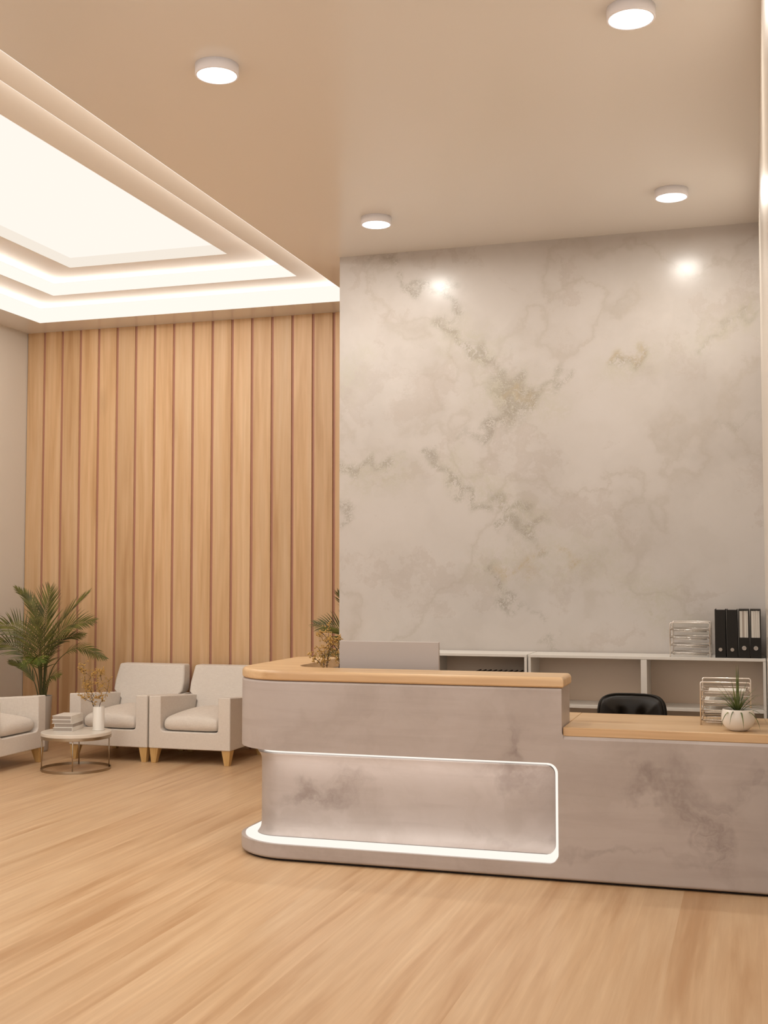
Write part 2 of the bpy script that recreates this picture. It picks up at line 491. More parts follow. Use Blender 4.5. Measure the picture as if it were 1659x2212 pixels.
cof = bpy.data.objects.new('ceiling_light_box', None); COL.objects.link(cof); cof.location = (-5.16, 5.5, H)
tag(cof, 'large stepped recess in the ceiling with glowing coves and luminous panel', 'ceiling light')
def cp(name, bm, m, label=None):
    for vv in bm.verts: vv.co -= Vector((-5.16, 5.5, H))
    return obj(name, bm, m, cof, label=label)
def grow(r, d): return (r[0] - d, r[1] + d)
for k in (0, 1):
    bm = bmesh.new(); z0, z1 = H + HZ[k], H + HZ[k + 1]
    ring(bm, grow(HX[k], .004), grow(HY[k], .004), HX[k], HY[k], z0 - .0004, z1 - z0 + .03)
    cp('cove_lit_face', bm, M['cove_glow'], 'upright edge of the cove, strip light put in as glow')  # plain upright face, its light from the strip put in as emission
    bm = bmesh.new()
    ring(bm, HX[k], HY[k], grow(HX[k + 1], .002), grow(HY[k + 1], .002), z1, .02)
    cp('cove_step', bm, M['cove'])
bm = bmesh.new(); ring(bm, grow(HX[2], .004), grow(HY[2], .004), HX[2], HY[2], H + HZ[2] - .0004, .10)
cp('inner_frame', bm, emitter('inner_frame_glow', (1, .90, .78), .93), 'slightly dimmer inner frame')
for k in (0, 1):
    (xa, xb), (ya, yb) = HX[k], HY[k]; zc = HZ[k] + (HZ[k + 1] - HZ[k]) * .55
    for (px_, py_, ln_, rz_) in (((xa + xb) / 2, yb - .004, xb - xa, 0), ((xa + xb) / 2, ya + .004, xb - xa, PI), (xa + .004, (ya + yb) / 2, yb - ya, PI / 2), (xb - .004, (ya + yb) / 2, yb - ya, -PI / 2)):
        d_ = bpy.data.lights.new('cove_strip', 'AREA'); d_.shape = 'RECTANGLE'; d_.size = ln_ - .02; d_.size_y = .012
        d_.energy = COVE_W * ln_; d_.color = (1.0, .95, .88)
        l = bpy.data.objects.new('cove_strip', d_); COL.objects.link(l); l.parent = cof
        l.location = (px_ + 5.16, py_ - 5.5, zc)
        # faces into the recess and a little upwards
        n_ = Vector({0: (0, -1, .35), PI: (0, 1, .35), PI / 2: (1, 0, .35), -PI / 2: (-1, 0, .35)}[rz_])
        l.rotation_mode = 'QUATERNION'
        zq = -n_.normalized(); xq = Vector((1, 0, 0)) if abs(n_.y) > .5 else Vector((0, 1, 0)); yq = zq.cross(xq)
        l.rotation_quaternion = Matrix((xq, yq, zq)).transposed().to_quaternion()
pl_d = bpy.data.lights.new('panel_fill_spot', 'SPOT'); pl_d.energy = PANEL_FILL_W; pl_d.color = (1.0, .965, .92)  # unseen spots added below the panel to brighten the room
pl_d.spot_size = math.radians(178); pl_d.spot_blend = .12; pl_d.shadow_soft_size = .03
for i_ in range(3):
    for j_ in range(9):
        l = bpy.data.objects.new('panel_fill_spot', pl_d); COL.objects.link(l); l.parent = cof
        l.location = (-.50 + .50 * i_, -2.7 + .73 * j_, HZ[1])
cp('luminous_panel', BOX(HX[2][0] - .02, HX[2][1] + .02, HY[2][0] - .02, HY[2][1] + .02, H + HZ[3], H + HZ[3] + .03), M['panel'], 'glowing cream panel')

# ------------------------------------------------------------------ downlights
def downlight(x, y, label, group=None, first=None):
    t = thing('downlight', label, 'ceiling light', (x, y, H), 0, 'round ceiling downlights')
    bm = bmesh.new()
    lathe(bm, [(.100, -.044), (.100, -.052), (.108, -.052), (.1095, -.048), (.1095, 0.0), (.05, 0.0), (.05, -.044)], 64, cap=False)
    obj('rim', bm, M['lamp_rim'], t, smooth=True, label='matte grey rim')
    bm = bmesh.new(); lathe(bm, [(0, -.050), (.1005, -.050), (.1005, -.040), (0, -.040)], 64, cap=False)
    obj('diffuser', bm, M['lamp'], t, label='glowing white disc')
    return t
def lampdata():
    d = bpy.data.lights.new('downlight_glow', 'AREA'); d.shape = 'DISK'; d.size = .19
    d.energy = LAMP_W; d.color = LAMP_COL
    return d
LD = lampdata()
labs = {(-2.542, 5.385): 'round ceiling downlight left of centre, nearest the glowing ceiling recess',
        (-.490, 5.385): 'round ceiling downlight nearest the viewer, at the top right',
        (-2.542, 8.05): 'round ceiling downlight close to the left end of the marble wall',
        (-.482, 8.05): 'round ceiling downlight above the binders, close to the marble wall'}
for (x, y), lb in labs.items():
    t = downlight(x, y, lb)
    l = bpy.data.objects.new('downlight_glow', LD); COL.objects.link(l); l.parent = t; l.location = (0, 0, -.056)

# ------------------------------------------------------------------ reception desk
DX0, DXR, DY0 = -3.06, .066, 6.60
AX, AY, IY = -2.735, 7.87, 6.90        # inner face and end of the arm, rear of the front part
def L_outline(off=0.0, xr=DXR, ioff=0.0, r=.40, rb=.09, ri=.20):
    """L-shaped plan, shrunk outwards-in by off on the outer side and ioff on the inner side"""
    x0, y0 = DX0 + off, DY0 + off
    xi, yi, ye = AX - ioff, IY - ioff, AY - off
    r = max(r - off, .02); 
    p = [(xr, y0)]
    p += arc(x0 + r, y0 + r, r, 270, 180, 16)
    p += arc(x0 + rb, ye - rb, rb, 180, 90, 6)
    p += arc(xi - .03, ye - .03, .03, 90, 0, 4)
    R = ri + ioff
    p += arc(xi + R, yi + R, R, 180, 270, 10)
    p += [(xr, yi)]
    return p
ZU, ZL = 1.05, .788
desk = thing('reception_desk', 'curved mauve-grey marble reception desk with light wood countertops and lit niche', 'desk', (-1.5, 7.0, 0))
def dobj(name, bm, m, **k):
    for vv in bm.verts: vv.co -= Vector((-1.5, 7.0, 0))
    return obj(name, bm, m, desk, **k)
def bool_cut(o, cutter):
    cutter.parent = None
    cutter.location = (-1.5, 7.0, 0)
    dg = bpy.context.evaluated_depsgraph_get()
    md = o.modifiers.new('cut', 'BOOLEAN'); md.operation = 'DIFFERENCE'; md.object = cutter; md.solver = 'EXACT'
    bpy.context.view_layer.update(); dg.update()
    me2 = bpy.data.meshes.new_from_object(o.evaluated_get(dg))
    o.modifiers.remove(md); old = o.data; o.data = me2; me2.name = o.name
    bpy.data.objects.remove(cutter)
bm = bmesh.new()
loft(bm, [(.014, L_outline(.010, DXR, 0)), (.022, L_outline(.003)), (.032, L_outline(0)), (ZU - .016, L_outline(0)), (ZU - .007, L_outline(.003)), (ZU, L_outline(.012))])
body = dobj('body', bm, M['desk'])
# step for the low part (rounded lower corner), extruded along y
def xz_cutter(poly, y0, y1):
    bm = bmesh.new()
    a = [bm.verts.new((x + 1.5, y0 - 7.0, z)) for x, z in poly]; b = [bm.verts.new((x + 1.5, y1 - 7.0, z)) for x, z in poly]
    n = len(poly)
    for i in range(n):
        j = (i + 1) % n; bm.faces.new((a[i], a[j], b[j], b[i]))
    bm.faces.new(a); bm.faces.new(b)
    return obj('cutter', bm, M['desk'])
XS = -1.02
bool_cut(body, xz_cutter([(XS, 1.2)] + arc(XS + .02, ZL + .02, .02, 180, 270, 6) + [(.3, ZL), (.3, 1.2)], 6.0, 8.5))
def yz_cutter(poly, x0, x1):
    bm = bmesh.new()
    a = [bm.verts.new((x0 + 1.5, y - 7.0, z)) for y, z in poly]; b = [bm.verts.new((x1 + 1.5, y - 7.0, z)) for y, z in poly]
    n = len(poly)
    for i in range(n):
        j = (i + 1) % n; bm.faces.new((a[i], a[j], b[j], b[i]))
    bm.faces.new(a); bm.faces.new(b)
    return obj('cutter', bm, M['desk'])
bool_cut(body, yz_cutter([(6.58, .756), (6.601, .773), (6.612, .786), (6.618, .81), (6.58, .81)], XS + .006, .3))
NR, NZ0, NZ1 = -1.043, .100, .641
bool_cut(body, xz_cutter([(-4, NZ0)] + arc(NR - .055, NZ0 + .05, .055, 270, 360, 8)[0:] + arc(NR - .055, NZ1 - .055, .055, 0, 90, 8) + [(-4, NZ1)], 5.5, 8.8))
body.data.materials.clear(); body.data.materials.append(M['desk'])
b = body.modifiers.new('bevel', 'BEVEL'); b.width = .009; b.segments = 3; b.limit_method = 'ANGLE'; b.angle_limit = math.radians(60)
body.data.polygons.foreach_set('use_smooth', [True] * len(body.data.polygons))
wn = body.modifiers.new('wn', 'WEIGHTED_NORMAL'); wn.weight = 90
# niche panel, slightly flared at its foot and head
def panel_outline(z, z0, z1, xr):
    f = lambda d: .022 * math.exp(-(d / .022) ** 1.3)
    e = f(z - z0) + f(z1 - z)
    r = .05
    dz = max(0, r - (z - z0), r - (z1 - z)); dx = r - math.sqrt(max(0, r * r - min(dz, r) ** 2))
    x0, y0 = -2.93 - e, 6.80 - e
    xe = xr - dx
    xi, yi, ye, R = AX - .03, IY - .03, AY - .06, .19
    rr = .16 + e * .6
    p = [(xe, y0)] + arc(x0 + rr, y0 + rr, rr, 270, 180, 14) + [(x0, ye), (xi, ye)]
    p += arc(xi + R, yi + R, R, 180, 270, 8) + [(xe, yi)]
    return p
PZ0, PZ1 = .104, .600
zs = [PZ0 + (PZ1 - PZ0) * t for t in (0, .012, .025, .04, .06, .085, .12, .3, .5, .7, .88, .915, .94, .96, .975, .988, 1)]
bm = bmesh.new(); loft(bm, [(z, panel_outline(z, PZ0, PZ1, -1.091)) for z in zs])
p = dobj('niche_panel', bm, M['desk'], smooth=True); 
m_ = p.modifiers.new('wn', 'WEIGHTED_NORMAL')
# glowing board behind the panel: shows as the lit line round it
def board(off, xr):
    x0, y0 = -2.93 + off, 6.80 + off
    xi, yi, ye, R = AX - .04, IY - .04, AY - .07, .19
    return [(xr, y0)] + arc(x0 + .15, y0 + .15, .15, 270, 180, 10) + [(x0, ye), (xi, ye)] + arc(xi + R, yi + R, R, 180, 270, 8) + [(xr, yi)]
bm = bmesh.new(); prism(bm, board(.012, NR), NZ0 + .002, NZ1 - .001)
dobj('edge_light', bm, M['led'], label='thin glowing line around the niche')
bm = bmesh.new(); prism(bm, L_outline(.026, NR + .004, .02), NZ0 - .006, NZ0 + .005)
dobj('ledge_light', bm, M['led'], label='broad glowing strip along the niche floor')
for nm_, loc_, rot_, sx_, sy_, e_ in (('ledge_glow', (-1.93 + 1.5, 6.755 - 7.0, NZ0 + .008), (PI, 0, 0), 1.76, .03, .75), ('head_glow', (-1.93 + 1.5, 6.70 - 7.0, NZ1 - .004), (0, 0, 0), 1.76, .10, 2.3)):  # area lamps added at ledge and lip to brighten the niche panel
    d_ = bpy.data.lights.new(nm_, 'AREA'); d_.shape = 'RECTANGLE'; d_.size = sx_; d_.size_y = sy_; d_.energy = e_; d_.color = PANEL_COL
    l = bpy.data.objects.new(nm_, d_); COL.objects.link(l); l.parent = desk; l.location = loc_; l.rotation_euler = rot_
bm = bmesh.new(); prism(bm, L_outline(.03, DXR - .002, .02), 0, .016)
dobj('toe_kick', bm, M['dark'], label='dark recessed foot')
# countertops
def top_outline(off, xr=-1.010):
    p = L_outline(off + .001, xr - off, -.004, r=.40, rb=.09, ri=.20)
    return p
bm = bmesh.new()
q = [(-1.012, DY0)]
loft(bm, [(1.0505, top_outline(.008)), (1.056, top_outline(.001)), (1.062, top_outline(-.001)), (1.090, top_outline(-.001)), (1.101, top_outline(.004)), (1.107, top_outline(.011)), (1.110, top_outline(.022))])
dobj('upper_countertop', bm, M['desk_wood'], bevel=.006, seg=3, ang=50, label='raised L-shaped light wood top')
bm = bmesh.new(); box(bm, XS + .003, DXR, 6.616, 7.375, ZL - .001, .836)
dobj('lower_countertop', bm, M['desk_wood'], bevel=.006, label='low straight light wood top')
bm = bmesh.new(); prism(bm, [(AX + .002, AY - .10), (AX + .002, 7.1)] + arc(AX + .2, IY + .2, .198, 180, 270, 8) + [(XS + .003, IY + .002), (XS + .003, 7.375), (-2.2, 7.375), (-2.3, AY - .10)], .80, .836)
dobj('desktop', bm, M['desk_wood'], label='low inner worktop')
for a_, b_, c_ in ((DXR - .03, DXR, ZL), (XS - .02, XS + .01, .80)):
    dobj('side_support', BOX(a_, b_, IY, 7.33, .014, c_), M['desk'])

# ------------------------------------------------------------------ white shelf units
def shelf(x0, x1, nd, label, zt=1.105, y0=8.575, y1=8.955):
    t = thing('shelf_unit', label, 'shelf', ((x0 + x1) / 2, y0, 0), 0, 'low white shelf units along the marble wall')
    W = (x1 - x0) / 2; D = y1 - y0; T = .019
    obj('top_board', BOX(-W, W, 0, D, zt - T, zt), M['white'], t, bevel=.001, seg=1)
    for s in (-1, 1):
        obj('side_panel', BOX(*(sorted((s * W, s * (W - T)))), 0, D, 0, zt - T - .0005), M['white'], t, bevel=.001, seg=1)
    obj('back_panel', BOX(-W + T, W - T, D - .008, D, .0, zt - T - .001), M['shelf_back'], t)
    n = nd + 1
    for k in range(1, n):
        c = -W + 2 * W * k / n
        obj('divider', BOX(c - .021, c + .021, .001, D - .009, .05, zt - T - .001), M['white'], t, bevel=.001, seg=1)
    for z in (.03, .385, .735):
        for k in range(n):
            a = -W + 2 * W * k / n + (T if k == 0 else .0215); b = -W + 2 * W * (k + 1) / n - (T if k == n - 1 else .0215)
            obj('shelf_board', BOX(a + .0005, b - .0005, .002, D - .009, z, z + .018), M['white'], t)
    return t
shelf(-1.563, .068, 1, 'low white open shelf unit at the right, carrying binders and a letter tray')
shelf(-2.985, -1.572, 1, 'low white open shelf unit at the left, partly behind the monitor')

# black books standing in the left unit
def book_black():
    t = thing('book', 'black book standing in the row inside the left white shelf unit', 'book', (0, 0, 0), 0, 'black books in the left shelf unit')
    bm = bmesh.new()
    box(bm, -.019, .019, 0, .006, 0, .225); box(bm, -.019, -.016, .006, .17, 0, .225); box(bm, .016, .019, .006, .17, 0, .225)
    obj('cover', bm, M['black'], t)
    obj('page_block', BOX(-.0155, .0155, .007, .16, .004, .218), M['pages'], t)
    return t
bk0 = book_black(); bk0.location = (-1.60 - .002, 8.60, .7535)
bk0.location.x = -1.618; 
for i in range(1, 9):
    r = dup(bk0, (-1.618 - .0395 * i, 8.60 + .003 * (i % 3), .7535), 0, bk0['label'], bk0['group'])

# ------------------------------------------------------------------ binders
def binder(x, label, open_front):
    t = thing('binder', label, 'binder', (x, 8.612, 1.1055), 0, 'black files on the right shelf unit')
    W = .0355; D = .285; Z = .332
    bm = bmesh.new()
    box(bm, -W, -W + .003, 0, D, 0, Z); box(bm, W - .003, W, 0, D, 0, Z)
    if open_front:
        box(bm, -W + .003, W - .003, 0, .003, 0, .140); box(bm, -W + .003, W - .003, 0, .003, Z - .006, Z)
        box(bm, -W + .003, -W + .006, 0, .003, .14, Z - .006); box(bm, W - .006, W - .003, 0, .003, .14, Z - .006)
        box(bm, -W + .003, W - .003, .003, D, Z - .003, Z)
    else:
        box(bm, -W + .003, W - .003, 0, .003, 0, Z - .002)
    obj('cover', bm, M['black'], t)
    if open_front:
        bm = bmesh.new()
        x0 = -W + .0065
        ws = [.0200, .0105, .0125, .0105]
        for wd in ws:
            box(bm, x0, x0 + wd - .0022, .0035 + .004 * random.random(), D - .01, .02, Z - .010 + .003 * random.random()); x0 += wd + .0012
        obj('papers', bm, M['paper'], t, label='white papers showing in the open spine')
        obj('inner_back', BOX(-W + .0035, W - .0035, .006, .009, .01, Z - .012), M['pages'], t)
    else:
        obj('page_block', BOX(-W + .004, W - .004, .012, D - .012, .004, Z - .012), M['paper'], t)
    zc = .056 if not open_front else .068
    bm = bmesh.new()
    pts = [(.0135 * math.cos(a * PI / 12), -.0005, zc + .0135 * math.sin(a * PI / 12)) for a in range(24)]
    tube(bm, pts, .0016, 6, closed=True)
    obj('finger_ring', bm, M['black'] if not open_front else M['steel'], t, smooth=True)
    bm = bmesh.new(); 
    lathe(bm, [(0, 0), (.0125, 0), (.0125, .001), (0, .001)], 24, cap=False)
    for vv in bm.verts: vv.co = Vector((vv.co.x, -.0004 - vv.co.z, vv.co.y + zc))
    obj('finger_hole', bm, M['pages'], t, label='grey-pink disc seen in the finger hole')
    return t
binder(-.229, 'black binder with closed spine, leftmost of the four files', False)
binder(-.1505, 'black binder with closed spine, second from the left of the four files', False)
binder(-.072, 'black file with white papers in its spine, third from the left', True)
binder(.0045, 'black file with white papers in its spine, beside the right wall', True)

# ------------------------------------------------------------------ letter trays
def letter_tray(loc, rz, label, Wd=.268, D=.30, Z=.238):
    t = thing('letter_tray', label, 'letter tray', loc, rz, 'four-tier wire letter trays')
    W = Wd / 2
    for y in (0, D):
        bm = bmesh.new()
        r = .012
        pts = [(-W, y, 0), (-W, y, Z - r)] + [(-W + r - r * math.cos(a), y, Z - r + r * math.sin(a)) for a in (.4, .8, 1.2)] + \
              [(W - r + r * math.sin(a), y, Z - r + r * math.cos(a)) for a in (.3, .8, 1.2)] + [(W, y, Z - r), (W, y, 0)]
        tube(bm, pts, .0040, 8)
        obj('end_frame', bm, M['wire'], t, smooth=True)
    for k in range(4):
        z = .026 + .054 * k
        bm = bmesh.new()
        tube(bm, [(-W + .004, .004, z), (W - .004, .004, z), (W - .004, D - .004, z), (-W + .004, D - .004, z)], .0031, 6, closed=True)
        for s in (-1, 1):
            tube(bm, [(s * (W - .004), .004, z), (s * (W - .004), -.001, z + .010)], .0022, 6)
            tube(bm, [(s * (W - .010), .03, z), (s * (W - .010), .025, z + .022)], .002, 6)
            for yy in (.04, D - .04):
                tube(bm, [(s * (W - .004), yy, z), (s * (W - .022), yy, z - .012)], .0018, 6)
        tube(bm, [(-W + .022, .012, z - .012), (W - .022, .012, z - .012)], .0018, 6)
        tube(bm, [(-W + .022, D - .012, z - .012), (W - .022, D - .012, z - .012)], .0018, 6)
        tr = obj('tray', bm, M['wire'], t, smooth=True)
        bm = bmesh.new()
        n = 11
        for i in range(n + 1):
            xx = -W + .022 + (Wd - .044) * i / n
            tube(bm, [(xx, .012, z - .012), (xx, D - .012, z - .012)], .0009, 4)
        for i in range(5):
            yy = .012 + (D - .024) * i / 4
            tube(bm, [(-W + .022, yy, z - .0125), (W - .022, yy, z - .0125)], .0009, 4)
        g = obj('mesh_floor', bm, M['mesh'], tr, smooth=True)
    return t
letter_tray((-.433, 8.615, 1.1055), 0, 'chrome wire letter tray standing on the white shelf unit beside the binders')
letter_tray((-.163, 6.955, .8365), 0, 'chrome wire letter tray standing on the low desk top behind the potted plant')
for k, (dx, wd, dp, th) in enumerate([(.006, .20, .24, .006), (-.01, .21, .25, .009), (.004, .20, .24, .011)]):
    z = .8365 + .026 + .054 * (3 - k) - .012 + .0012
    o = obj('paper_stack', BOX(-wd / 2, wd / 2, -dp / 2, dp / 2, 0, th), M['paper'], None)
    o.location = (-.163 + dx, 6.955 + .15, z)
    tag(o, ['white paper sheets lying in the topmost tier of the desk letter tray',
            'white paper sheets lying in the second tier from the top of the desk letter tray',
            'white paper sheets lying in the third tier from the top of the desk letter tray'][k], 'paper', 'paper stacks in the desk tray')

# ------------------------------------------------------------------ monitor
t = thing('monitor', 'computer monitor seen from behind, plain grey shell, on the desk', 'monitor', (-2.145, 7.05, .8365))
obj('shell', BOX(-.318, .318, -.012, .012, .07, .431), M['monitor'], t, bevel=.004)
obj('screen', BOX(-.31, .31, .0125, .0145, .08, .423), M['screen'], t)
bm = bmesh.new(); box(bm, -.03, .03, -.03, -.0125, .008, .22)
obj('stand_neck', bm, M['monitor'], t, bevel=.003)
bm = bmesh.new(); box(bm, -.12, .12, -.1, .08, 0, .008)
obj('stand_foot', bm, M['monitor'], t, bevel=.003)

# ------------------------------------------------------------------ office chair
t = thing('office_chair', 'black padded office chair with tufted back behind the low desk top', 'chair', (-.765, 7.86, -.0), 0)
def back_pad(w, h, d, z0, lean=.1, tuft=True, nu=40, nv=30):
    bm = bmesh.new(); gr = []
    for side in (0, 1):
        G = []
        for j in range(nv + 1):
            row = []
            for i in range(nu + 1):
                u = -1 + 2 * i / nu; v_ = -1 + 2 * j / nv
                # square to superellipse outline
                e = 5
                k = max(abs(u), abs(v_)) / ((abs(u) ** e + abs(v_) ** e) ** (1 / e) + 1e-9) if (u or v_) else 1
                X = u * k * w / 2; Z = z0 + h / 2 + v_ * k * h / 2
                edge = max(abs(u), abs(v_))
                th = d / 2 * (1 - edge ** 6) ** .5
                if tuft and side == 0:
                    for tx in (-.33, 0, .33):
                        for tz in (-.25, .42):
                            if (tx == 0): continue
                            th -= .035 * math.exp(-(((u - tx) / .13) ** 2 + ((v_ - tz) / .16) ** 2))
                Y = (-1 if side == 0 else 1) * th + lean * ((Z - z0)) - .06 * (u * u) * 1.0
                row.append(bm.verts.new((X, Y, Z)))
            G.append(row)
        gr.append(G)
        for j in range(nv):
            for i in range(nu):
                bm.faces.new((G[j][i], G[j][i + 1], G[j + 1][i + 1], G[j + 1][i]))
    bmesh.ops.remove_doubles(bm, verts=bm.verts, dist=.0008)
    return bm
# the chair faces the desk (towards the viewer): its tufted pad looks this way
bm = back_pad(.41, .44, .07, .465, lean=.08)
bo = obj('backrest', bm, M['leather'], t, smooth=True)
bm = bmesh.new()
def rim_pts(w, h, z0, lean, yo):
    P = []
    for a in range(64):
        c, s = math.cos(a * PI / 32), math.sin(a * PI / 32); e = 2 / 5
        X = w / 2 * math.copysign(abs(c) ** e, c); Zr = h / 2 * math.copysign(abs(s) ** e, s)
        u = X / (w / 2)
        P.append((X, yo + lean * (Zr + h / 2) - .06 * u * u, z0 + h / 2 + Zr))
    return P
tube(bm, rim_pts(.415, .445, .4625, .08, 0.0), .007, 8, closed=True)
obj('piping', bm, M['black'], bo, smooth=True)
bm = back_pad(.445, .45, .03, .458, lean=.08, tuft=False)
for vv in bm.verts: vv.co.y += .05
obj('back_shell', bm, M['black'], t, smooth=True)
bm = bmesh.new(); 
pv = box(bm, -.25, .25, -.50, .02, .42, .49)
obj('seat', bm, M['leather'], t, bevel=.03, seg=4)
bm = bmesh.new(); lathe(bm, [(.03, .10), (.03, .42)], 20, cap=True)
for vv in bm.verts: vv.co.y -= .24
obj('gas_column', bm, M['steel'], t, smooth=True)
for k in range(5):
    a = 2 * PI * k / 5 + .3
    bm = bmesh.new(); tube(bm, [(0, -.24, .11), (.14 * math.cos(a), -.24 + .14 * math.sin(a), .10), (.29 * math.cos(a), -.24 + .29 * math.sin(a), .07)], [.022, .018, .013], 8)
    obj('base_arm', bm, M['steel'], t, smooth=True)
    bm = bmesh.new(); lathe(bm, [(0, -.012), (.026, -.012), (.029, 0), (.026, .012), (0, .012)], 20, cap=False)
    for vv in bm.verts:
        x_, y_, z_ = vv.co
        vv.co = Vector((.30 * math.cos(a) - z_ * math.sin(a) + x_ * math.cos(a), -.24 + .30 * math.sin(a) + z_ * math.cos(a) + x_ * math.sin(a), .029 + y_))
    obj('caster', bm, M['black'], t, smooth=True)

# ------------------------------------------------------------------ grass plant in a bowl
t = thing('potted_plant', 'spiky green plant in a round white bowl on the low desk top', 'potted plant', (-.095, 6.745, .8365))
bm = bmesh.new()
R0 = .0875
prof = [(0, 0), (.045, 0), (.058, .008)]
for a in range(-50, 51, 10):
    prof.append((R0 * math.cos(math.radians(a)) ** .8, .062 + .062 * math.sin(math.radians(a)) / math.sin(math.radians(50)) * .9))
prof = [(0, 0), (.040, 0), (.056, .008), (.072, .024), (.083, .044), (.087, .062), (.0868, .08), (.083, .100), (.079, .113), (.0775, .115), (.076, .113), (.077, .100), (.077, .09), (0, .09)]
lathe(bm, prof, 64, cap=False)
obj('bowl', bm, M['ceramic'], t, smooth=True)
bm = bmesh.new(); lathe(bm, [(0, .091), (.0735, .091), (.073, .099), (.045, .104), (0, .106)], 32, cap=False)
obj('soil', bm, M['soil'], t, smooth=True)
def blade(bm, base, dirv, L, droop, wdt, n=9):
    """a narrow tapering curved leaf"""
    d = Vector(dirv).normalized(); p = Vector(base)
    side = d.cross(Vector((0, 0, 1)))
    side = side.normalized() if side.length > .05 else Vector((1, 0, 0))
    prev = None; st = L / n
    for i in range(n + 1):
        t_ = i / n
        wv = wdt * (1 - t_ ** 1.6) * (0.65 + .35 * min(1, t_ * 5)) + .0002
        mid = bm.verts.new(p - d.cross(side) * wv * .35)
        a = bm.verts.new(p - side * wv); c = bm.verts.new(p + side * wv)
        if prev:
            bm.faces.new((prev[0], a, mid, prev[1])); bm.faces.new((prev[1], mid, c, prev[2]))
        prev = (a, mid, c)
        d = (d + Vector((0, 0, -droop * st * (0.4 + 1.4 * t_)))).normalized()
        p = p + d * st
rg = random.Random(11)
spec = [(-.02, .0, 1, .235, 0, .0055), (.02, .03, 1, .235, 0, .006), (-.45, -.1, 1, .20, 2, .0048), (-.62, .1, 1, .19, 2.5, .004),
        (.55, .05, 1, .20, 2.5, .0045), (.75, -.1, .9, .17, 3.5, .0042), (-.15, -.2, 1, .17, 1, .005), (.25, .15, 1, .17, 1.5, .004),
        (-.5, .3, .8, .15, 4, .004), (.2, -.9, .42, .165, 15, .0045), (-.6, -.8, .40, .16, 14, .004), (.75, -.7, .42, .18, 13, .0045),
        (.95, -.2, .5, .17, 13, .0045), (1, .2, .6, .17, 9, .0038), (-.9, .1, .45, .11, 14, .0035), (-.3, -1, .5, .15, 14, .0035)]
for i in range(34):
    a = rg.uniform(0, 2 * PI); k = rg.uniform(.2, 1.2)
    spec.append((k * math.cos(a), k * math.sin(a), 1, rg.uniform(.08, .16), rg.uniform(2, 12), rg.uniform(.003, .0045)))
for s_ in spec:
    bm = bmesh.new()
    blade(bm, (.012 * s_[0], .012 * s_[1], .100), s_[:3], s_[3] * 1.06, s_[4], s_[5] * 1.25)
    obj('leaf', bm, M['grass'], t, smooth=True)

# ------------------------------------------------------------------ palms
def frond(ctrl, n0, leaf_from, L, nleaf, mat, parent, normal, droop=.5, spread=50):
    P = curve_pts(ctrl, 14); n = len(P)
    bm = bmesh.new()
    tube(bm, P, [.0065 * (1 - .85 * i / (n - 1)) for i in range(n)], 6)
    st = obj('stem', bm, M['stem'], parent, smooth=True)
    bm = bmesh.new()
    acc = [0]
    for a, b in zip(P, P[1:]): acc.append(acc[-1] + (b - a).length)
    tot = acc[-1]
    nrm = Vector(normal).normalized()
    nleaf = max(9, int(tot * (1 - leaf_from) / .0205))
    for k in range(nleaf):
        u = leaf_from + (1 - leaf_from) * (k + .5) / nleaf
        s = u * tot
        i = max(j for j in range(n) if acc[j] <= s); i = min(i, n - 2)
        f = (s - acc[i]) / max(acc[i + 1] - acc[i], 1e-6)
        p = P[i].lerp(P[i + 1], f); tg = (P[i + 1] - P[i]).normalized()
        sd = tg.cross(nrm)
        sd = sd.normalized() if sd.length > 1e-3 else Vector((1, 0, 0))
        nn = sd.cross(tg).normalized()
        uu = (u - leaf_from) / (1 - leaf_from)
        ll = L * 1.12 * (.60 + 1.0 * math.sin(PI * min(1, uu * .9 + .12)) * .62) * (1 - .45 * uu ** 4)
        for sg in (-1, 1):
            an = math.radians(spread * (1.12 - .55 * uu) + random.uniform(-4, 4))
            d = (tg * math.cos(an) + sd * sg * math.sin(an) + nn * random.uniform(.02, .14)).normalized()
            leaf_w = .0066 * (.75 + .35 * math.sin(PI * uu))
            q_ = p.copy(); prev = None; m = 5
            across = tg.cross(d).cross(d).normalized()
            nrm2 = d.cross(across)
            for j in range(m + 1):
                t_ = j / m
                wv = leaf_w * (math.sin(PI * min(1, .12 + .88 * t_)) ** .6 if t_ < 1 else .02)
                wv = leaf_w * max(.03, (min(1, .35 + t_ * 3)) * (1 - t_ ** 2.2))
                a = bm.verts.new(q_ - across * wv); c = bm.verts.new(q_ + across * wv)
                if prev: bm.faces.new((prev[0], prev[1], c, a))
                prev = (a, c)
                d = (d + Vector((0, 0, -droop * .5 * t_ * .6))).normalized()
                q_ = q_ + d * ll * random.uniform(.97, 1.03) / m
    lf = obj('leaflets', bm, mat, st)
    return st
def palm(name, label, loc, rz, fr):
    t = thing(name, label, 'potted plant', loc, rz, 'potted palms')
    bm = bmesh.new()
    lathe(bm, [(0, 0.0), (.060, 0.0), (.060, .012), (.066, .012), (.098, .525), (.098, .53), (.090, .53), (.088, .50), (0, .50)], 64, cap=False)
    obj('planter', bm, M['pot'], t, smooth=True, bevel=.003, seg=2)
    bm = bmesh.new(); lathe(bm, [(0, .499), (.086, .501), (.06, .512), (0, .517)], 32, cap=False)
    obj('soil', bm, M['soil'], t, smooth=True)
    for c in fr: frond(**c, parent=t)
    return t
CX, CY = -6.575, 10.12
def fr(pts, dy, L, nl, lf, normal, droop=.4, mat='leaf', spread=50):
    n = len(pts)
    ctrl = []
    for i, (x_, z_) in enumerate(pts):
        k = i / (n - 1)
        ctrl.append((x_ - CX if i else (x_ - CX) * .8, dy * k ** 1.3, z_ if i else .505))
    return dict(ctrl=ctrl, n0=0, leaf_from=lf, L=L, nleaf=nl, mat=M[mat], normal=normal, droop=droop, spread=spread)
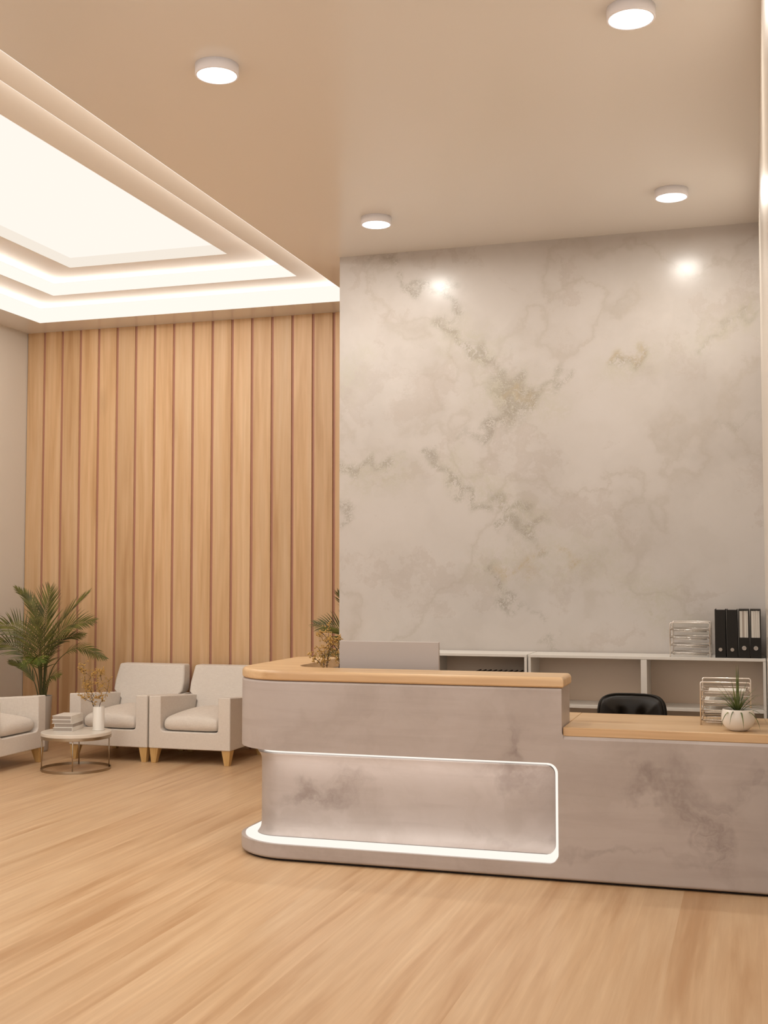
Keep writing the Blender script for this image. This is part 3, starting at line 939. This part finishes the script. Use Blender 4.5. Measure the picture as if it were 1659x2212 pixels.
FR = [fr([(-6.56, .54), (-6.56, .89), (-6.57, 1.25), (-6.53, 1.56)], .05, .23, 30, .40, (0, -1, .1), .10, spread=44),
      fr([(-6.57, .54), (-6.57, .80), (-6.575, 1.01), (-6.59, 1.22)], -.12, .25, 26, .36, (0, -1, .35), .5, spread=56),
      fr([(-6.57, .54), (-6.62, 1.03), (-6.76, 1.40), (-6.97, 1.57)], .12, .12, 22, .55, (.5, -.6, .6), .1, spread=30),
      fr([(-6.56, .54), (-6.54, .98), (-6.42, 1.25), (-6.17, 1.52)], .16, .17, 28, .42, (-.6, -.6, .4), .05, spread=30),
      fr([(-6.55, .54), (-6.50, .94), (-6.30, 1.19), (-5.99, 1.25)], -.04, .17, 28, .42, (-.1, -.75, .6), .5, spread=44),
      fr([(-6.55, .54), (-6.52, .90), (-6.38, 1.07), (-6.18, 1.11)], .10, .13, 24, .40, (-.3, -.7, .5), .4, spread=44),
      fr([(-6.58, .54), (-6.64, .91), (-6.84, 1.17), (-7.12, 1.20)], -.05, .20, 30, .42, (.1, -.7, .7), .6, spread=46),
      fr([(-6.59, .54), (-6.65, .80), (-6.86, 1.01), (-7.13, 1.00)], -.14, .18, 30, .42, (.1, -.6, .7), .7, spread=46),
      fr([(-6.53, .54), (-6.46, .81), (-6.22, .99), (-5.92, .89)], .06, .11, 24, .52, (0, -.5, .8), .9, spread=46),
      fr([(-6.56, .54), (-6.56, .80), (-6.53, .91), (-6.42, .86)], -.26, .13, 24, .50, (.2, -.8, .6), .9, 'leaf_light', 58),
      fr([(-6.57, .54), (-6.58, .80), (-6.60, .90), (-6.66, .82)], -.20, .12, 22, .50, (-.2, -.8, .5), .9, 'leaf_light', 58),
      fr([(-6.62, .53), (-6.66, .66), (-6.76, .78), (-6.93, .85)], -.02, .10, 24, .30, (.4, -.6, .3), .1, spread=26),
      fr([(-6.54, .54), (-6.51, .66), (-6.44, .72), (-6.33, .73)], -.08, .10, 22, .25, (-.2, -.7, .6), .7, spread=48)]
palm('potted_palm', 'green potted palm in a tall grey planter in the corner beside the armchairs', (CX, CY, 0), 0, FR)
CX2, CY2 = -3.10, 10.10
FR2 = [dict(f) for f in FR]
for f in FR2:
    f['ctrl'] = [(-c[0] * .85 if i else c[0], c[1], c[2]) for i, c in enumerate(f['ctrl'])]; f['normal'] = (-f['normal'][0], f['normal'][1], f['normal'][2]); f['nleaf'] = max(12, f['nleaf'] - 8)
palm('potted_palm', 'potted palm whose frond tips peek out from behind the marble wall', (-3.26, 10.10, 0), 0, FR2)

# ------------------------------------------------------------------ flowering branches
def twig(name, lines, y0, yjit, loc, label, group, seed, blossoms=26, size=.0082, r0=.0032, dens=1.0):
    rg = random.Random(seed)
    bm = bmesh.new(); bb = bmesh.new()
    def blossom(p):
        for _ in range(rg.randint(1, 3)):
            c = p + Vector((rg.gauss(0, .0075), rg.gauss(0, .0075), rg.gauss(0, .0075)))
            r = bmesh.ops.create_icosphere(bb, subdivisions=1, radius=size * rg.uniform(.4, .75))
            for vv in r['verts']: vv.co = vv.co * 1.0 + c
    allp = []
    for li, L in enumerate(lines):
        pts = [(x_ - loc[0], y0(i / (len(L) - 1), li) - loc[1], z_ - loc[2]) for i, (x_, z_) in enumerate(L)]
        P = curve_pts(pts, 6)
        P = [p + Vector((rg.gauss(0, .0012), rg.gauss(0, .0012), 0)) for p in P]
        n = len(P); k0 = 1.0 if li == 0 else .75
        tube(bm, P, [r0 * k0 * (1 - .72 * i / (n - 1)) for i in range(n)], 6)
        for i in range(n // 3, n):
            if rg.random() < .8 * dens:
                a = rg.uniform(0, 2 * PI); d = Vector((math.cos(a), math.sin(a), rg.uniform(.2, .9))) * rg.uniform(.015, .045)
                e = P[i] + d
                tube(bm, [P[i], P[i] + d * .5 + Vector((0, 0, .003)), e], [.0012, .0009, .0006], 4)
                blossom(e); blossom(P[i] + d * .6)
            if rg.random() < .6 * dens: blossom(P[i])
    o = obj(name, bm, M['bark'], None, smooth=True); o.location = loc
    tag(o, label, 'branch', group)
    obj('blossoms', bb, M['blossom'], o, smooth=True, label='tiny ochre blossoms')
    return o
VX, VY = -5.508, 9.36
t = thing('vase', 'white cylindrical vase on the round coffee table', 'vase', (VX, VY, .3305))
bm = bmesh.new()
lathe(bm, [(0, 0), (.054, 0), (.056, .004), (.052, .008), (.050, .012), (.050, .205), (.0465, .207), (.045, .204), (.045, .02), (0, .02)], 48, cap=False)
obj('body', bm, M['ceramic'], t, smooth=True)
G = 'flowering branches in the coffee table vase'
yy = lambda k, li: VY + (.012 if li % 2 else -.012) + (.05 if li % 2 else -.05) * k
def dx_(L, d=.0): return [(x_ + d, z_) for x_, z_ in L]
twig('flowering_branch', [[(-5.520, .355), (-5.548, .542), (-5.597, .63), (-5.62, .688), (-5.618, .756), (-5.631, .868), (-5.623, .905)],
      [(-5.619, .669), (-5.653, .716), (-5.676, .745)], [(-5.56, .57), (-5.624, .60), (-5.668, .64)], [(-5.618, .756), (-5.60, .80), (-5.585, .83)], [(-5.625, .82), (-5.655, .845), (-5.675, .86)]],
     yy, 0, (-5.520, VY, .355), 'tall dark branch with ochre blossoms leaning left in the white vase', G, 3, dens=1.0, size=.0088)
twig('flowering_branch', [[(-5.505, .352), (-5.545, .542), (-5.555, .661), (-5.548, .758)], [(-5.556, .67), (-5.498, .735)], [(-5.55, .62), (-5.585, .70), (-5.60, .73)]],
     yy, 0, (-5.505, VY, .352), 'dark branch with ochre blossoms, the middle one in the white vase', G, 5, dens=1.0, size=.0088)
twig('flowering_branch', [[(-5.495, .352), (-5.487, .546), (-5.452, .595), (-5.459, .649), (-5.498, .735), (-5.489, .850)], [(-5.453, .624), (-5.445, .673), (-5.449, .76)],
      [(-5.46, .60), (-5.50, .62), (-5.535, .60)], [(-5.49, .76), (-5.515, .80), (-5.53, .81)], [(-5.489, .80), (-5.465, .84), (-5.455, .85)]],
     yy, 0, (-5.495, VY, .352), 'dark branch with ochre blossoms leaning right in the white vase', G, 8, dens=1.0, size=.0088)
# vase behind the raised counter
t = thing('vase', 'vase hidden behind the raised wood counter, only its flowering branches show', 'vase', (-2.56, 7.16, .8365))
bm = bmesh.new()
lathe(bm, [(0, 0), (.048, 0), (.050, .006), (.050, .17), (.0465, .172), (.045, .168), (.045, .02), (0, .02)], 48, cap=False)
obj('body', bm, M['ceramic'], t, smooth=True)
G = 'flowering branches behind the counter'
yy = lambda k, li: 7.16 + (.03 if li % 2 else -.03) * k
twig('flowering_branch', [[(-2.57, .86), (-2.585, 1.097), (-2.574, 1.204), (-2.568, 1.31), (-2.569, 1.362)], [(-2.574, 1.204), (-2.594, 1.246), (-2.621, 1.263), (-2.66, 1.302)],
      [(-2.585, 1.118), (-2.558, 1.226), (-2.527, 1.279)], [(-2.572, 1.24), (-2.60, 1.28), (-2.632, 1.31)], [(-2.56, 1.22), (-2.53, 1.25), (-2.50, 1.285)]],
     yy, 0, (-2.57, 7.16, .86), 'tallest dark branch with ochre blossoms rising behind the curved wood counter', G, 21, size=.0082, dens=.8)
twig('flowering_branch', [[(-2.575, .86), (-2.603, 1.096), (-2.596, 1.141), (-2.596, 1.214)], [(-2.603, 1.109), (-2.623, 1.151), (-2.639, 1.193)], [(-2.60, 1.07), (-2.63, 1.117), (-2.661, 1.146), (-2.689, 1.170)],
      [(-2.6, 1.15), (-2.64, 1.19)]],
     yy, 0, (-2.575, 7.16, .86), 'low dark branch with ochre blossoms spreading left behind the curved wood counter', G, 22, size=.0082, dens=.9)
twig('flowering_branch', [[(-2.545, .86), (-2.505, 1.10), (-2.500, 1.126), (-2.511, 1.184), (-2.527, 1.232), (-2.554, 1.268)], [(-2.502, 1.136), (-2.542, 1.163), (-2.553, 1.177)], [(-2.52, 1.20), (-2.50, 1.24), (-2.49, 1.27)]],
     yy, 0, (-2.545, 7.16, .86), 'dark branch with ochre blossoms beside the left edge of the monitor', G, 23, size=.0082, dens=.7)

# ------------------------------------------------------------------ coffee table and books
t = thing('coffee_table', 'round coffee table with pale marble top on a thin bronze metal frame', 'table', (-5.66, 9.25, 0))
R = .30
bm = bmesh.new(); lathe(bm, [(0, .298), (R - .004, .298), (R, .302), (R, .326), (R - .004, .330), (0, .330)], 96, cap=False)
obj('tabletop', bm, M['table_marble'], t, smooth=True, bevel=.002, seg=2)
for nm, z0, z1 in (('upper_ring', .274, .2975), ('base_ring', 0, .022)):
    bm = bmesh.new(); lathe(bm, [(R - .008, z0), (R - .002, z0), (R - .002, z1), (R - .008, z1), (R - .008, z0)], 96, cap=False)
    obj(nm, bm, M['brass'], t, smooth=True, bevel=.001, seg=1)
angs = [math.atan2(9.10 - 9.25, -5.87 + 5.66) , math.atan2(9.45 - 9.25, -5.46 + 5.66), math.atan2(8.98 - 9.25, -5.53 + 5.66), math.atan2(9.53 - 9.25, -5.80 + 5.66)]
for a in angs:
    bm = bmesh.new(); x_, y_ = (R - .011) * math.cos(a), (R - .011) * math.sin(a)
    tube(bm, [(x_, y_, .002), (x_, y_, .2965)], .0055, 8)
    obj('leg', bm, M['brass'], t, smooth=True)
z = .3305
bl = ['white book at the bottom of the stack on the coffee table', 'white book second from the bottom, its page edges facing right', 'white book second from the top of the stack on the coffee table', 'white book on top of the stack on the coffee table']
rots = [.19, .19 + PI + .02, .17, .175]
offs = [(0, 0), (.004, .006), (-.006, -.004), (-.008, .0)]
for k in range(4):
    T_ = .0335
    t = thing('book', bl[k], 'book', (-5.775 + offs[k][0], 9.305 + offs[k][1], z), rots[k], 'white books on the coffee table')
    w2, d2 = .088, .135
    if k == 1: w2, d2 = .083, .132
    bm = bmesh.new()
    box(bm, -w2, w2, -d2, d2, 0, .003); box(bm, -w2, w2, -d2, d2, T_ - .0035, T_ - .0005)
    box(bm, w2 - .004, w2, -d2, d2, .003, T_ - .0035)
    obj('cover', bm, M['book_white'], t)
    obj('page_block', BOX(-w2 + .005, w2 - .005, -d2 + .005, d2 - .005, .0035, T_ - .004), M['pages'], t, label='greyish page edges')
    z += T_

# ------------------------------------------------------------------ armchairs
def armchair():
    t = thing('armchair', '', 'armchair', (0, 0, 0), 0, 'cream fabric armchairs')
    W, D = .40, .78
    # U-shaped frame: profile in x-z extruded front to back, arm tops falling backwards
    def prof(zt, y):
        o = [(-W, .132)] + [(-W, zt), (-W + .118, zt)]
        r = .035
        o += [(-W + .118, .285 + r)] + [(-W + .118 + r - r * math.cos(a), .285 + r - r * math.sin(a)) for a in (.4, .8, 1.2)] + [(-W + .118 + r, .285)]
        mir = [(-x_, z_) for x_, z_ in reversed(o)]
        return [(x_, y, z_) for x_, z_ in o + mir]
    bm = bmesh.new()
    rs = [[bm.verts.new(p) for p in prof(.600 - .055 * k, D * k)] for k in (0, .5, 1)]
    n = len(rs[0])
    for a, b in zip(rs, rs[1:]):
        for i in range(n):
            j = (i + 1) % n; bm.faces.new((a[i], a[j], b[j], b[i]))
    bm.faces.new(rs[0]); bm.faces.new(rs[-1])
    obj('frame', bm, M['fabric'], t, bevel=.010, seg=3, ang=40)
    # reclined back
    bm = bmesh.new(); lv = []
    for k in range(9):
        s = k / 8; z = .16 + (.822 - .16) * s
        yf = .60 + .225 * s; yr = .80 + .165 * s
        hw = .385 if z < .56 else .385 - .035 * ((z - .56) / .27)
        if z < .60: hw = .278 if z < .50 else .278 + (.372 - .278) * min(1, (z - .50) / .07)
        rr = .02
        lv.append((z, [(-hw, yf + .004), (-hw * .5, yf - .006 * (s > .3)), (0, yf - .012 * (s > .3)), (hw * .5, yf - .006 * (s > .3)), (hw, yf + .004), (hw, yr), (0, yr), (-hw, yr)]))
    loft(bm, lv)
    # rear lower part as wide as the frame
    obj('backrest', bm, M['fabric'], t, bevel=.022, seg=4, ang=50)
    bm = bmesh.new(); loft(bm, [(.132, [(-.399, .782), (.399, .782), (.399, .83), (-.399, .83)]), (.55, [(-.385, .782), (.385, .782), (.385, .90), (-.385, .90)])])
    obj('rear_panel', bm, M['fabric'], t, bevel=.008, seg=2)
    # seat cushion
    bm = bmesh.new(); nu, nv_ = 26, 26; hw = .279; y0, y1 = .006, .66; z0, zt = .2865, .412
    G2 = []
    def pos(u, v_, top):
        e = 9
        k = max(abs(u), abs(v_)) / ((abs(u) ** e + abs(v_) ** e) ** (1 / e) + 1e-9) if (u or v_) else 1
        X = u * k * hw; Y = (y0 + y1) / 2 + v_ * k * (y1 - y0) / 2
        ed = max(abs(u), abs(v_))
        fall = (1 - ed ** 8)
        if top:
            zc = zt - .035 + .035 * fall ** .5 + .055 * (1 - u * u) * math.sin(PI * min(1, (v_ + 1) / 2 * .78 + .02)) ** .8 + .012 * (v_ + 1) / 2
            return (X, Y, zc)
        return (X, Y, z0 + .03 * (1 - fall ** .5))
    for top in (1, 0):
        G = [[bm.verts.new(pos(-1 + 2 * i / nu, -1 + 2 * j / nv_, top)) for i in range(nu + 1)] for j in range(nv_ + 1)]
        for j in range(nv_):
            for i in range(nu): bm.faces.new((G[j][i], G[j][i + 1], G[j + 1][i + 1], G[j + 1][i]))
        G2.append(G)
    A, B = G2
    per = [(0, i) for i in range(nu)] + [(j, nu) for j in range(nv_)] + [(nv_, nu - i) for i in range(nu)] + [(nv_ - j, 0) for j in range(nv_)]
    for k in range(len(per)):
        a, b = per[k], per[(k + 1) % len(per)]
        bm.faces.new((A[a[0]][a[1]], A[b[0]][b[1]], B[b[0]][b[1]], B[a[0]][a[1]]))
    c_ = obj('seat_cushion', bm, M['fabric'], t, smooth=True)
    ss = c_.modifiers.new('sub', 'SUBSURF'); ss.levels = 1; ss.render_levels = 1
    for sx in (-1, 1):
        for yb, sy in ((.012, 1), (.80, -1)):
            bm = bmesh.new()
            xo = sx * (W - .004)
            top = [(xo, yb), (xo - sx * .085, yb), (xo - sx * .085, yb + sy * .085), (xo, yb + sy * .085)]
            xo2 = sx * (W - .018)
            bot = [(xo2, yb + sy * .006), (xo2 - sx * .046, yb + sy * .006), (xo2 - sx * .046, yb + sy * .05), (xo2, yb + sy * .05)]
            loft(bm, [(0, bot), (.1335, top)])
            obj('leg', bm, M['leg_wood'], t, bevel=.002, seg=1, label='tapered light wood leg')
    return t
ch = armchair()
ch.location = (-5.650, 9.76, 0)
ch['label'] = 'cream fabric armchair behind the coffee table, against the slatted wood wall'
dup(ch, (-4.834, 9.76, 0), 0, 'cream fabric armchair partly hidden by the left end of the reception desk')
dup(ch, (-6.165, 9.155, 0), PI / 2, 'cream fabric armchair at the left edge, turned sideways in front of the palm')
